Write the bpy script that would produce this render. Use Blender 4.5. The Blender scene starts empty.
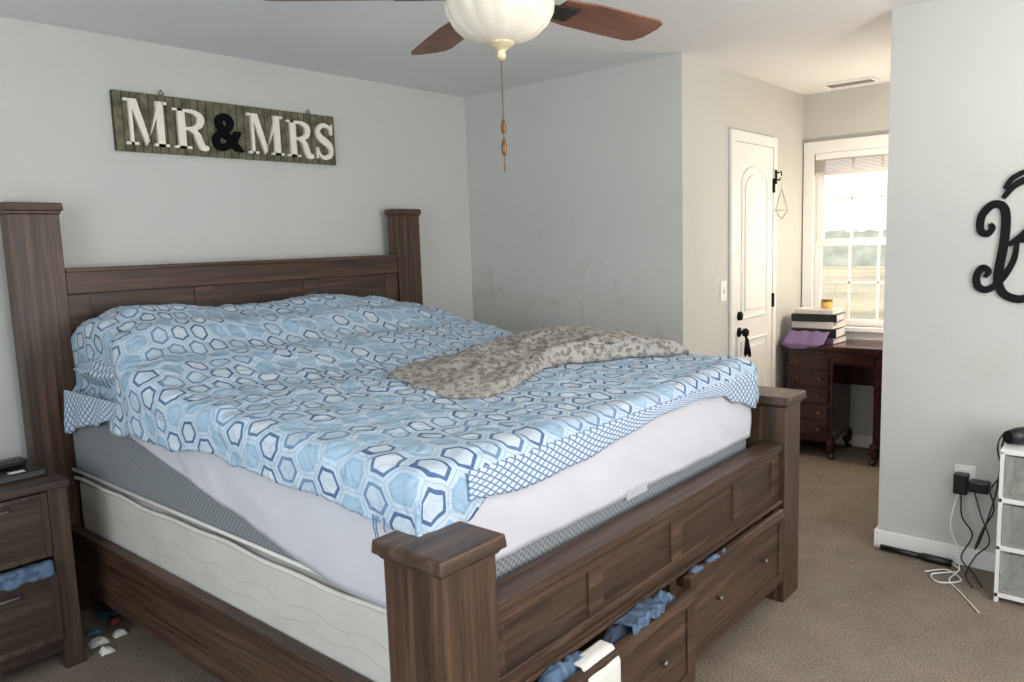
import bpy, math, random
from mathutils import Vector, noise
random.seed(7)
sc=bpy.context.scene
sc.view_settings.view_transform='Standard'
col=sc.collection
ZC=2.44
# ------------------------------------------------------------ helpers
class B:
    def __init__(s): s.v=[];s.f=[];s.sm=[];s.uv=None
    def box(s,lo,hi):
        n=len(s.v);x0,y0,z0=lo;x1,y1,z1=hi
        s.v+=[(x0,y0,z0),(x1,y0,z0),(x1,y1,z0),(x0,y1,z0),(x0,y0,z1),(x1,y0,z1),(x1,y1,z1),(x0,y1,z1)]
        for q in [(0,3,2,1),(4,5,6,7),(0,1,5,4),(1,2,6,5),(2,3,7,6),(3,0,4,7)]:
            s.f.append(tuple(n+i for i in q));s.sm.append(False)
        return s
    def frustum(s,cx,cy,z0,z1,a0,a1,k=None):
        n=len(s.v)
        for i,(z,a) in enumerate(((z0,a0),(z1,a1))):
            ax,ay=a if isinstance(a,tuple) else (a,a)
            s.v+=[(cx-ax,cy-ay,z),(cx+ax,cy-ay,z),(cx+ax,cy+ay,z),(cx-ax,cy+ay,z)]
        for q in [(0,3,2,1),(4,5,6,7),(0,1,5,4),(1,2,6,5),(2,3,7,6),(3,0,4,7)]:
            s.f.append(tuple(n+i for i in q));s.sm.append(False)
        return s
    def tube(s,pts,r,seg=8,smooth=True,cap=True):
        pts=[Vector(p) for p in pts];n0=len(s.v);N=len(pts)
        rr=r if isinstance(r,(list,tuple)) else [r]*N
        up=None
        for i,p in enumerate(pts):
            t=(pts[min(i+1,N-1)]-pts[max(i-1,0)])
            if t.length<1e-9:t=Vector((0,0,1))
            t.normalize()
            if up is None:
                up=Vector((0,0,1)) if abs(t.z)<.9 else Vector((1,0,0))
            a=up-t*up.dot(t)
            if a.length<1e-6:a=t.orthogonal()
            a.normalize();up=a;b=t.cross(a)
            for k in range(seg):
                an=2*math.pi*k/seg
                s.v.append(tuple(p+(a*math.cos(an)+b*math.sin(an))*rr[i]))
        for i in range(N-1):
            for k in range(seg):
                a=n0+i*seg+k;b=n0+i*seg+(k+1)%seg
                s.f.append((a,b,b+seg,a+seg));s.sm.append(smooth)
        if cap:
            s.f.append(tuple(n0+k for k in reversed(range(seg))));s.sm.append(False)
            s.f.append(tuple(n0+(N-1)*seg+k for k in range(seg)));s.sm.append(False)
        return s
    def lathe(s,c,prof,seg=32,axis='z'):
        n0=len(s.v)
        for r,z in prof:
            for k in range(seg):
                an=2*math.pi*k/seg;q=(r*math.cos(an),r*math.sin(an),z)
                if axis=='x': q=(q[2],q[0],q[1])
                if axis=='y': q=(q[0],q[2],q[1])
                s.v.append((c[0]+q[0],c[1]+q[1],c[2]+q[2]))
        for i in range(len(prof)-1):
            for k in range(seg):
                a=n0+i*seg+k;b=n0+i*seg+(k+1)%seg
                s.f.append((a,b,b+seg,a+seg));s.sm.append(True)
        return s
    def prism(s,poly,fn,d0,d1):
        n0=len(s.v);N=len(poly)
        for d in(d0,d1):
            for u,v in poly:s.v.append(tuple(fn(u,v,d)))
        s.f.append(tuple(n0+i for i in range(N)));s.sm.append(False)
        s.f.append(tuple(n0+N+i for i in reversed(range(N))));s.sm.append(False)
        for i in range(N):
            j=(i+1)%N
            s.f.append((n0+j,n0+i,n0+N+i,n0+N+j));s.sm.append(False)
        return s
    def stroke(s,pts,w,fn,d0,d1):
        N=len(pts);ww=w if isinstance(w,(list,tuple)) else [w]*N;L=[];Rr=[]
        for i,p in enumerate(pts):
            a=pts[max(i-1,0)];b=pts[min(i+1,N-1)]
            dx,dy=b[0]-a[0],b[1]-a[1];l=math.hypot(dx,dy) or 1
            nx,ny=-dy/l*ww[i]/2,dx/l*ww[i]/2
            L.append((p[0]+nx,p[1]+ny));Rr.append((p[0]-nx,p[1]-ny))
        for i in range(N-1):
            s.prism([L[i],L[i+1],Rr[i+1],Rr[i]],fn,d0,d1)
        return s
    def grid(s,nu,nv,fn,uvfn=None):
        n0=len(s.v)
        if s.uv is None and uvfn: s.uv=[]
        for j in range(nv):
            for i in range(nu):
                u,v=i/(nu-1),j/(nv-1)
                s.v.append(tuple(fn(u,v)))
                if uvfn:s.uv.append(uvfn(u,v))
        for j in range(nv-1):
            for i in range(nu-1):
                a=n0+j*nu+i
                s.f.append((a,a+1,a+1+nu,a+nu));s.sm.append(True)
        return s
def crom(pts,n=8,closed=False):
    P=[Vector(p) for p in pts];out=[];N=len(P)
    for i in range(N if closed else N-1):
        if closed:a,b,c,d=P[(i-1)%N],P[i],P[(i+1)%N],P[(i+2)%N]
        else:a,b,c,d=P[max(i-1,0)],P[i],P[i+1],P[min(i+2,N-1)]
        for k in range(n):
            t=k/n
            out.append(tuple(.5*((2*b)+(c-a)*t+(2*a-5*b+4*c-d)*t*t+(3*b-a-3*c+d)*t**3)))
    if not closed:out.append(tuple(P[-1]))
    return out
WL={}
def mk(name,b,mat,parent=None,label=None,cat=None,kind=None,group=None,bevel=0,seg=2,solid=0,sub=0,origin=None,fixn=True):
    me=bpy.data.meshes.new(name)
    if origin is None:
        xs=[p[0] for p in b.v];ys=[p[1] for p in b.v];zs=[p[2] for p in b.v]
        origin=((min(xs)+max(xs))/2,(min(ys)+max(ys))/2,min(zs))
    o=Vector(origin)
    me.from_pydata([tuple(Vector(p)-o) for p in b.v],[],b.f)
    for p,sm in zip(me.polygons,b.sm):p.use_smooth=sm
    if b.uv:
        l=me.uv_layers.new(name='UVMap')
        for lp in me.loops:l.data[lp.index].uv=b.uv[lp.vertex_index]
    me.update()
    if fixn:
        import bmesh
        bm=bmesh.new();bm.from_mesh(me);bmesh.ops.recalc_face_normals(bm,faces=bm.faces);bm.to_mesh(me);bm.free()
    ob=bpy.data.objects.new(name,me)
    for m in (mat if isinstance(mat,(list,tuple)) else [mat]):me.materials.append(m)
    col.objects.link(ob)
    place(ob,o,parent)
    meta(ob,label,cat,kind,group)
    if solid:
        m=ob.modifiers.new('solid','SOLIDIFY');m.thickness=solid;m.offset=0
    if sub:
        m=ob.modifiers.new('sub','SUBSURF');m.levels=sub;m.render_levels=sub
    if bevel:
        m=ob.modifiers.new('bevel','BEVEL');m.width=bevel;m.segments=seg;m.limit_method='ANGLE';m.angle_limit=math.radians(40)
    return ob
def place(ob,o,parent):
    o=Vector(o);WL[ob.name]=o
    if parent is not None:
        ob.parent=parent;ob.location=o-WL[parent.name]
    else:ob.location=o
def meta(ob,label=None,cat=None,kind=None,group=None):
    if label:ob['label']=label
    if cat:ob['category']=cat
    if kind:ob['kind']=kind
    if group:ob['group']=group
def empty(name,loc,label,cat,group=None):
    e=bpy.data.objects.new(name,None);e.empty_display_size=.1;col.objects.link(e);place(e,loc,None);meta(e,label,cat,None,group);return e
# ------------------------------------------------------------ materials
def newmat(n):
    m=bpy.data.materials.new(n);m.use_nodes=True;nt=m.node_tree
    bs=nt.nodes['Principled BSDF'];return m,nt,bs
def L(nt,a,b):nt.links.new(a,b)
def rgb(c):return (c[0],c[1],c[2],1)
def sr(r,g,b):
    f=lambda v:(v/255/12.92) if v/255<=.04045 else ((v/255+.055)/1.055)**2.4
    return (f(r),f(g),f(b))
def plain(n,c,rough=.5,metal=0,var=.06,scale=12,bump=0,bscale=200,spec=None,emit=None):
    m,nt,bs=newmat(n)
    bs.inputs['Roughness'].default_value=rough;bs.inputs['Metallic'].default_value=metal
    if spec is not None:bs.inputs['Specular IOR Level'].default_value=spec
    tc=nt.nodes.new('ShaderNodeTexCoord');no=nt.nodes.new('ShaderNodeTexNoise');no.inputs['Scale'].default_value=scale;no.inputs['Detail'].default_value=4
    L(nt,tc.outputs['Object'],no.inputs['Vector'])
    cr=nt.nodes.new('ShaderNodeValToRGB')
    cr.color_ramp.elements[0].position=.3;cr.color_ramp.elements[1].position=.7
    cr.color_ramp.elements[0].color=rgb([x*(1-var) for x in c]);cr.color_ramp.elements[1].color=rgb([min(1,x*(1+var)) for x in c])
    L(nt,no.outputs['Fac'],cr.inputs['Fac']);L(nt,cr.outputs['Color'],bs.inputs['Base Color'])
    if bump:
        n2=nt.nodes.new('ShaderNodeTexNoise');n2.inputs['Scale'].default_value=bscale;n2.inputs['Detail'].default_value=3
        L(nt,tc.outputs['Object'],n2.inputs['Vector'])
        bp=nt.nodes.new('ShaderNodeBump');bp.inputs['Strength'].default_value=bump;bp.inputs['Distance'].default_value=.004
        L(nt,n2.outputs['Fac'],bp.inputs['Height']);L(nt,bp.outputs['Normal'],bs.inputs['Normal'])
    if emit:
        bs.inputs['Emission Color'].default_value=rgb(emit[0]);bs.inputs['Emission Strength'].default_value=emit[1]
    return m
def wood(n,axis,dark,mid,light,rough=.42,fine=34):
    m,nt,bs=newmat(n)
    tc=nt.nodes.new('ShaderNodeTexCoord');mp=nt.nodes.new('ShaderNodeMapping')
    s=[fine]*3;s['xyz'.index(axis)]=1.6
    mp.inputs['Scale'].default_value=s
    L(nt,tc.outputs['Object'],mp.inputs['Vector'])
    n1=nt.nodes.new('ShaderNodeTexNoise');n1.inputs['Scale'].default_value=1;n1.inputs['Detail'].default_value=6;n1.inputs['Roughness'].default_value=.65;n1.inputs['Distortion'].default_value=.5
    L(nt,mp.outputs['Vector'],n1.inputs['Vector'])
    cr=nt.nodes.new('ShaderNodeValToRGB');e=cr.color_ramp.elements
    e[0].position=.3;e[0].color=rgb(dark);e[1].position=.72;e[1].color=rgb(light)
    x=e.new(.5);x.color=rgb(mid)
    L(nt,n1.outputs['Fac'],cr.inputs['Fac']);L(nt,cr.outputs['Color'],bs.inputs['Base Color'])
    bs.inputs['Roughness'].default_value=rough
    bp=nt.nodes.new('ShaderNodeBump');bp.inputs['Strength'].default_value=.25;bp.inputs['Distance'].default_value=.002
    L(nt,n1.outputs['Fac'],bp.inputs['Height']);L(nt,bp.outputs['Normal'],bs.inputs['Normal'])
    return m
WD=(sr(38,27,21),sr(70,51,39),sr(104,79,62))
wood_x=wood('bed_wood_x','x',*WD,fine=44);wood_y=wood('bed_wood_y','y',*WD,fine=44);wood_z=wood('bed_wood_z','z',*WD,fine=44)
dk=(sr(34,24,19),sr(62,45,35),sr(92,70,55))
wood_dark=wood('bed_wood_dark','x',*dk,fine=44)
night_z=wood('nightstand_wood_z','z',sr(38,30,26),sr(66,52,44),sr(92,74,63));night_x=wood('nightstand_wood_x','x',sr(36,28,24),sr(60,47,40),sr(84,68,58))
cherry=wood('cherry_wood','z',sr(34,12,11),sr(56,21,19),sr(78,31,26),rough=.22,fine=20)
cherry_y=wood('cherry_wood_y','y',sr(38,14,12),sr(62,23,20),sr(86,35,29),rough=.18,fine=20)
fan_wood=wood('fan_blade_wood','x',sr(80,48,36),sr(112,70,52),sr(138,92,70),rough=.45,fine=18)
def wallmat(n,c,dirt=0):
    m,nt,bs=newmat(n);bs.inputs['Roughness'].default_value=.75
    tc=nt.nodes.new('ShaderNodeTexCoord');no=nt.nodes.new('ShaderNodeTexNoise');no.inputs['Scale'].default_value=1.6;no.inputs['Detail'].default_value=5;no.inputs['Roughness'].default_value=.5
    L(nt,tc.outputs['Object'],no.inputs['Vector'])
    cr=nt.nodes.new('ShaderNodeValToRGB');e=cr.color_ramp.elements
    e[0].position=.25;e[0].color=rgb([x*.96 for x in c]);e[1].position=.6;e[1].color=rgb(c)
    L(nt,no.outputs['Fac'],cr.inputs['Fac'])
    out=cr.outputs['Color']
    if dirt:
        n3=nt.nodes.new('ShaderNodeTexNoise');n3.inputs['Scale'].default_value=5;n3.inputs['Detail'].default_value=6;n3.inputs['Roughness'].default_value=.6;n3.inputs['Distortion'].default_value=.5
        L(nt,tc.outputs['Object'],n3.inputs['Vector'])
        c3=nt.nodes.new('ShaderNodeValToRGB');e=c3.color_ramp.elements;e[0].position=.55;e[0].color=(0,0,0,1);e[1].position=.75;e[1].color=(1,1,1,1)
        L(nt,n3.outputs['Fac'],c3.inputs['Fac'])
        # scuffs only on the lower half of the wall (object z is height above the floor)
        sz=nt.nodes.new('ShaderNodeSeparateXYZ');L(nt,tc.outputs['Object'],sz.inputs[0])
        mr=nt.nodes.new('ShaderNodeMapRange');mr.inputs['From Min'].default_value=1.25;mr.inputs['From Max'].default_value=1.75;mr.inputs['To Min'].default_value=1;mr.inputs['To Max'].default_value=.12
        L(nt,sz.outputs['Z'],mr.inputs['Value'])
        mm=nt.nodes.new('ShaderNodeMath');mm.operation='MULTIPLY';L(nt,c3.outputs['Color'],mm.inputs[0]);L(nt,mr.outputs['Result'],mm.inputs[1])
        mx=nt.nodes.new('ShaderNodeMix');mx.data_type='RGBA'
        L(nt,mm.outputs[0],mx.inputs['Factor']);L(nt,out,mx.inputs['A']);mx.inputs['B'].default_value=rgb([c[0]*(1-dirt),c[1]*(1-dirt*1.15),c[2]*(1-dirt*1.35)]);out=mx.outputs['Result']
    L(nt,out,bs.inputs['Base Color'])
    n2=nt.nodes.new('ShaderNodeTexNoise');n2.inputs['Scale'].default_value=90;L(nt,tc.outputs['Object'],n2.inputs['Vector'])
    bp=nt.nodes.new('ShaderNodeBump');bp.inputs['Strength'].default_value=.12;bp.inputs['Distance'].default_value=.003
    L(nt,n2.outputs['Fac'],bp.inputs['Height']);L(nt,bp.outputs['Normal'],bs.inputs['Normal'])
    return m
wall_m=wallmat('wall_paint',sr(197,198,194),.05);wall_b=wallmat('wall_paint_scuffed',sr(197,198,194),.20);ceil_m=wallmat('ceiling_paint',sr(228,228,227))
white=plain('white_trim_paint',sr(238,238,236),.4,var=.02)
def carpet():
    m,nt,bs=newmat('carpet');bs.inputs['Roughness'].default_value=1;bs.inputs['Specular IOR Level'].default_value=.1
    tc=nt.nodes.new('ShaderNodeTexCoord')
    a=nt.nodes.new('ShaderNodeTexNoise');a.inputs['Scale'].default_value=130;a.inputs['Detail'].default_value=5;a.inputs['Roughness'].default_value=.72
    b=nt.nodes.new('ShaderNodeTexNoise');b.inputs['Scale'].default_value=4;b.inputs['Detail'].default_value=6;b.inputs['Roughness'].default_value=.65
    L(nt,tc.outputs['Object'],a.inputs['Vector']);L(nt,tc.outputs['Object'],b.inputs['Vector'])
    c1=nt.nodes.new('ShaderNodeValToRGB');e=c1.color_ramp.elements;e[0].position=.3;e[0].color=rgb(sr(100,91,81));e[1].position=.7;e[1].color=rgb(sr(178,164,147))
    c2=nt.nodes.new('ShaderNodeValToRGB');e=c2.color_ramp.elements;e[0].position=.3;e[0].color=(.74,.73,.72,1);e[1].position=.68;e[1].color=(1,1,1,1)
    L(nt,a.outputs['Fac'],c1.inputs['Fac']);L(nt,b.outputs['Fac'],c2.inputs['Fac'])
    mx=nt.nodes.new('ShaderNodeMix');mx.data_type='RGBA';mx.blend_type='MULTIPLY';mx.inputs['Factor'].default_value=1
    L(nt,c1.outputs['Color'],mx.inputs['A']);L(nt,c2.outputs['Color'],mx.inputs['B']);L(nt,mx.outputs['Result'],bs.inputs['Base Color'])
    bp=nt.nodes.new('ShaderNodeBump');bp.inputs['Strength'].default_value=.7;bp.inputs['Distance'].default_value=.008
    L(nt,a.outputs['Fac'],bp.inputs['Height']);L(nt,bp.outputs['Normal'],bs.inputs['Normal'])
    return m
carpet_m=carpet()
def vm(nt,op,a=None,b=None):
    n=nt.nodes.new('ShaderNodeVectorMath');n.operation=op
    for i,x in enumerate((a,b)):
        if x is None:continue
        if isinstance(x,(tuple,list)):n.inputs[i].default_value=x
        else:L(nt,x,n.inputs[i])
    return n
def mt(nt,op,a=None,b=None):
    n=nt.nodes.new('ShaderNodeMath');n.operation=op
    for i,x in enumerate((a,b)):
        if x is None:continue
        if isinstance(x,(int,float)):n.inputs[i].default_value=x
        else:L(nt,x,n.inputs[i])
    return n.outputs[0]
def mixc(nt,f,a,b):
    n=nt.nodes.new('ShaderNodeMix');n.data_type='RGBA'
    L(nt,f,n.inputs['Factor'])
    for k,x in(('A',a),('B',b)):
        if isinstance(x,tuple):n.inputs[k].default_value=rgb(x)
        else:L(nt,x,n.inputs[k])
    return n.outputs['Result']
def hexmat():
    m,nt,bs=newmat('hexagon_print_cotton');bs.inputs['Roughness'].default_value=.85
    uv=nt.nodes.new('ShaderNodeUVMap')
    sc_=vm(nt,'MULTIPLY',uv.outputs['UV'],(1/.087,1/.102,0))
    p=vm(nt,'ADD',sc_.outputs[0],(50,50,0)).outputs[0]
    r=(1,1.7320508,1)
    a=vm(nt,'SUBTRACT',vm(nt,'MODULO',p,r).outputs[0],(.5,.8660254,0)).outputs[0]
    b=vm(nt,'SUBTRACT',vm(nt,'MODULO',vm(nt,'SUBTRACT',p,(.5,.8660254,0)).outputs[0],r).outputs[0],(.5,.8660254,0)).outputs[0]
    a=vm(nt,'MULTIPLY',a,(1,1,0)).outputs[0];b=vm(nt,'MULTIPLY',b,(1,1,0)).outputs[0]
    la=vm(nt,'LENGTH',a).outputs['Value'];lb=vm(nt,'LENGTH',b).outputs['Value']
    less=mt(nt,'LESS_THAN',la,lb)
    mv=nt.nodes.new('ShaderNodeMix');mv.data_type='VECTOR';L(nt,less,mv.inputs['Factor']);L(nt,b,mv.inputs[4]);L(nt,a,mv.inputs[5])
    gv=mv.outputs[1]
    idv=vm(nt,'SUBTRACT',p,gv).outputs[0]
    idq=vm(nt,'FLOOR',vm(nt,'ADD',vm(nt,'MULTIPLY',idv,(2,1.1547,0)).outputs[0],(.5,.5,.5)).outputs[0]).outputs[0]
    wn=nt.nodes.new('ShaderNodeTexWhiteNoise');wn.noise_dimensions='3D';L(nt,idq,wn.inputs['Vector'])
    ab=vm(nt,'ABSOLUTE',gv).outputs[0]
    dt=vm(nt,'DOT_PRODUCT',ab,(.5,.8660254,0)).outputs['Value']
    sx=nt.nodes.new('ShaderNodeSeparateXYZ');L(nt,ab,sx.inputs[0])
    d=mt(nt,'MAXIMUM',dt,sx.outputs['X'])
    def ramp(cols,src):
        g=nt.nodes.new('ShaderNodeValToRGB');g.color_ramp.interpolation='CONSTANT';e=g.color_ramp.elements
        e[0].position=0;e[0].color=rgb(cols[0][1]);e[1].position=cols[1][0];e[1].color=rgb(cols[1][1])
        for q,c in cols[2:]:
            x=e.new(q);x.color=rgb(c)
        L(nt,src,g.inputs['Fac']);return g.outputs['Color']
    v=wn.outputs['Value']
    ring=ramp([(0,sr(76,106,146)),(.24,sr(108,140,174)),(.50,sr(144,175,201)),(.66,sr(90,120,154)),(.82,sr(150,180,205))],v)
    fill=ramp([(0,sr(190,204,218)),(.24,sr(180,198,215)),(.50,sr(153,182,206)),(.66,sr(198,209,220)),(.82,sr(160,188,210))],v)
    ground=sr(185,202,217)
    inring=mt(nt,'MULTIPLY',mt(nt,'GREATER_THAN',d,.290),mt(nt,'LESS_THAN',d,.385))
    infill=mt(nt,'LESS_THAN',d,.290)
    line=mt(nt,'GREATER_THAN',d,.484)
    c=mixc(nt,line,ground,sr(156,181,205))
    c=mixc(nt,infill,c,fill)
    c=mixc(nt,inring,c,ring)
    L(nt,c,bs.inputs['Base Color'])
    n2=nt.nodes.new('ShaderNodeTexNoise');n2.inputs['Scale'].default_value=11;n2.inputs['Detail'].default_value=5;n2.inputs['Distortion'].default_value=1.4
    L(nt,uv.outputs['UV'],n2.inputs['Vector'])
    bp=nt.nodes.new('ShaderNodeBump');bp.inputs['Strength'].default_value=.8;bp.inputs['Distance'].default_value=.03
    L(nt,n2.outputs['Fac'],bp.inputs['Height']);L(nt,bp.outputs['Normal'],bs.inputs['Normal'])
    return m
hex_m=hexmat()
def lattice(n,s,bg,ln,w=.16,coord='UV'):
    m,nt,bs=newmat(n);bs.inputs['Roughness'].default_value=.8
    tc=nt.nodes.new('ShaderNodeTexCoord');mp=nt.nodes.new('ShaderNodeMapping')
    mp.inputs['Rotation'].default_value=(0,0,math.radians(45));mp.inputs['Scale'].default_value=(s,s,s)
    if coord=='UV':L(nt,tc.outputs['UV'],mp.inputs['Vector'])
    else:
        sx=nt.nodes.new('ShaderNodeSeparateXYZ');L(nt,tc.outputs['Object'],sx.inputs[0])
        cb=nt.nodes.new('ShaderNodeCombineXYZ');L(nt,mt(nt,'ADD',sx.outputs['X'],sx.outputs['Y']),cb.inputs[0]);L(nt,sx.outputs['Z'],cb.inputs[1])
        L(nt,cb.outputs[0],mp.inputs['Vector'])
    fr=vm(nt,'FRACTION',mp.outputs['Vector']).outputs[0]
    s2=nt.nodes.new('ShaderNodeSeparateXYZ');L(nt,fr,s2.inputs[0])
    f=mt(nt,'MAXIMUM',mt(nt,'LESS_THAN',s2.outputs['X'],w),mt(nt,'LESS_THAN',s2.outputs['Y'],w))
    L(nt,mixc(nt,f,bg,ln),bs.inputs['Base Color'])
    return m
sheet_m=lattice('lattice_print_cotton',42,sr(202,211,222),sr(98,130,168),.28)
gray_mesh=lattice('grey_diamond_ticking',70,sr(104,110,116),sr(140,145,149),.3,'OBJ')
mat_white=plain('mattress_white_fabric',sr(199,200,208),.85,var=.03,scale=4,bump=.5,bscale=14)
cream=plain('box_spring_fabric',sr(197,195,189),.85,var=.06,scale=6,bump=.4,bscale=30)
creamp=plain('box_spring_piping',sr(208,206,200),.85,var=.05)
def leopard():
    m,nt,bs=newmat('leopard_print_fleece');bs.inputs['Roughness'].default_value=1
    tc=nt.nodes.new('ShaderNodeTexCoord')
    nz=nt.nodes.new('ShaderNodeTexNoise');nz.inputs['Scale'].default_value=36;L(nt,tc.outputs['Object'],nz.inputs['Vector'])
    ad=vm(nt,'ADD',tc.outputs['Object'],vm(nt,'MULTIPLY',nz.outputs['Color'],(.016,.016,.016)).outputs[0]).outputs[0]
    v=nt.nodes.new('ShaderNodeTexVoronoi');v.inputs['Scale'].default_value=42;L(nt,ad,v.inputs['Vector'])
    n3=nt.nodes.new('ShaderNodeTexNoise');n3.inputs['Scale'].default_value=46;L(nt,tc.outputs['Object'],n3.inputs['Vector'])
    g=nt.nodes.new('ShaderNodeValToRGB');e=g.color_ramp.elements
    e[0].position=.16;e[0].color=(0,0,0,1);e[1].position=.60;e[1].color=(0,0,0,1)
    x=e.new(.26);x.color=(1,1,1,1);x=e.new(.44);x.color=(1,1,1,1)
    L(nt,v.outputs['Distance'],g.inputs['Fac'])
    h=nt.nodes.new('ShaderNodeValToRGB');e=h.color_ramp.elements;e[0].position=.38;e[0].color=(.1,.1,.1,1);e[1].position=.52;e[1].color=(.85,.85,.85,1)
    L(nt,n3.outputs['Fac'],h.inputs['Fac'])
    f=mt(nt,'MULTIPLY',g.outputs['Color'],h.outputs['Color'])
    base=mixc(nt,mt(nt,'LESS_THAN',v.outputs['Distance'],.2),sr(166,163,157),sr(140,133,122))
    L(nt,mixc(nt,f,base,sr(106,98,89)),bs.inputs['Base Color'])
    bp=nt.nodes.new('ShaderNodeBump');bp.inputs['Strength'].default_value=.5;bp.inputs['Distance'].default_value=.008
    L(nt,nz.outputs['Fac'],bp.inputs['Height']);L(nt,bp.outputs['Normal'],bs.inputs['Normal'])
    return m
leo=leopard()
black=plain('black_paint',sr(16,16,18),.7,var=.1,spec=.2);blackp=plain('black_plastic',sr(20,20,22),.35,var=.1)
steel=plain('brushed_steel',sr(190,190,188),.3,metal=1);dsteel=plain('dull_pewter',sr(120,114,108),.4,metal=.8);brass=plain('antique_brass',sr(118,88,54),.4,metal=.6)
palebrass=plain('pale_gold',sr(215,198,160),.35,metal=.3)
bronze=plain('dark_bronze',sr(58,46,40),.4,metal=.8)
denim=plain('denim_blue_cloth',sr(82,104,130),.9,var=.6,scale=34,bump=.4,bscale=60)
navy=plain('navy_cloth',sr(44,54,74),.9,var=.4,scale=28,bump=.4,bscale=60)
whitecloth=plain('white_cloth',sr(216,215,210),.9,var=.06,bump=.3,bscale=30)
# ------------------------------------------------------------ setting
def st(name,b,mat,**k):return mk(name,b,mat,kind='structure',**k)
XB,YC,XD,YE=2.318,-1.571,4.078,-2.585
XW,YS=-2.9,-5.2
st('floor',B().box((XW-.1,YS-.1,-.1),(XD+.1,.1,0)),carpet_m)
st('ceiling',B().box((XW-.1,YS-.1,ZC),(XD+.1,.1,ZC+.1)),ceil_m)
st('wall_north',B().box((XW-.1,0,0),(XB+.1,.1,ZC)),wall_m)
st('wall_east',B().box((XB,YC,0),(XB+.1,0,ZC)),wall_b)
st('wall_closet',B().box((XB+.1,YC,0),(XD,YC+.1,ZC)),wall_m)
st('wall_southeast',B().box((XB,YS,0),(XB+.12,YE,ZC)),wall_m)
st('wall_alcove',B().box((XB+.12,YE-.1,0),(XD,YE,ZC)),wall_m)
WY0,WY1,WZ0,WZ1=-2.30,-1.65,.84,2.03
w=B();w.box((XD,YE-.1,0),(XD+.12,WY0,ZC));w.box((XD,WY1,0),(XD+.12,YC+.1,ZC));w.box((XD,WY0,0),(XD+.12,WY1,WZ0));w.box((XD,WY0,WZ1),(XD+.12,WY1,ZC))
st('wall_window',w,wall_m)
st('wall_west',B().box((XW-.1,YS,0),(XW,0,ZC)),wall_m)
st('wall_south',B().box((XW-.1,YS-.1,0),(XB+.1,YS,ZC)),wall_m)
def bb(name,lo,hi):st(name,B().box(lo,hi),white,bevel=.004)
bb('baseboard_north',(XW,-.014,0),(XB,-.0005,.085));bb('baseboard_east',(XB-.014,YC,0),(XB-.0005,-.014,.085))
bb('baseboard_southeast',(XB-.014,YS,0),(XB-.0005,YE,.085));bb('baseboard_southeast_end',(XB-.014,YE+.0005,0),(XB+.12,YE+.014,.085))
bb('baseboard_window',(XD-.014,YE,0),(XD-.0005,YC,.085));bb('baseboard_closet',(XB-.014,YC-.014,0),(2.884,YC-.0005,.085));bb('baseboard_closet_end',(3.57,YC-.014,0),(XD-.014,YC-.0005,.085))
fr=B()
T=.07
fr.box((XD-.02,WY0-T,WZ0-.02),(XD-.0005,WY0+.002,WZ1+.08)).box((XD-.02,WY1-.002,WZ0-.02),(XD-.0005,WY1+T,WZ1+.08)).box((XD-.025,WY0-T,WZ1),(XD-.0005,WY1+T,WZ1+.08))
fr.box((XD-.05,WY0-T-.01,WZ0-.03),(XD+.06,WY1+T+.005,WZ0)).box((XD-.02,WY0-T,WZ0-.1),(XD-.0005,WY1+T,WZ0-.03))
win=st('window_1',fr,white,bevel=.003)
sash=B()
def sashf(z0,z1,x0,x1):
    a=.045
    sash.box((x0,WY0,z0),(x1,WY0+a,z1)).box((x0,WY1-a,z0),(x1,WY1,z1)).box((x0,WY0+a,z0),(x1,WY1-a,z0+a)).box((x0,WY0+a,z1-a),(x1,WY1-a,z1))
    zc=(z0+z1)/2
    for t in(1/3,2/3):
        yc=WY1-a-(WY1-WY0-2*a)*t
        sash.box((x0+.01,yc-.008,z0+a),(x1-.01,yc+.008,z1-a))
    sash.box((x0+.01,WY0+a,zc-.008),(x1-.01,WY1-a,zc+.008))
sashf(WZ0,1.44,XD+.03,XD+.06);sashf(1.40,WZ1,XD+.065,XD+.095)
mk('window_sash',sash,white,parent=win,kind='structure',bevel=.002)
gm,nt,bs=newmat('window_glass')
tr=nt.nodes.new('ShaderNodeBsdfTransparent');gl=nt.nodes.new('ShaderNodeBsdfGlossy');gl.inputs['Roughness'].default_value=.02;ms=nt.nodes.new('ShaderNodeMixShader');ms.inputs[0].default_value=.05
L(nt,tr.outputs[0],ms.inputs[1]);L(nt,gl.outputs[0],ms.inputs[2]);L(nt,ms.outputs[0],nt.nodes['Material Output'].inputs['Surface'])
mk('window_glass',B().box((XD+.044,WY0+.04,WZ0+.04),(XD+.046,WY1-.04,1.41)).box((XD+.079,WY0+.04,1.43),(XD+.081,WY1-.04,WZ1-.04)),gm,parent=win,kind='structure')
bl=empty('window_blind',(XD+.0,(WY0+WY1)/2,1.9),'white horizontal slat blind raised at the top of the window','window blind')
mk('headrail',B().box((XD-.018,WY0+.01,1.985),(XD+.02,WY1-.01,2.028)),white,parent=bl,bevel=.003)
sl=B()
for i in range(9):
    z=1.905+i*.009;sl.box((XD-.02,WY0+.015,z),(XD+.022,WY1-.015,z+.003))
sl.box((XD-.02,WY0+.015,1.88),(XD+.022,WY1-.015,1.90))
mk('slat_stack',sl,plain('blind_vinyl',sr(218,208,198),.5,var=.03),parent=bl)
mk('lift_cord',B().tube([(XD-.022,WY1-.06,1.98),(XD-.022,WY1-.06,1.3)],.0015,6),white,parent=bl)
fieldm=plain('dry_grass_field',sr(142,138,114),1,var=.35,scale=.12)
mk('outdoor_field',B().box((6,-60,-3.2),(160,120,-3)),fieldm,kind='stuff',label='dry pale grass field seen through the window',cat='ground')
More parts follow.
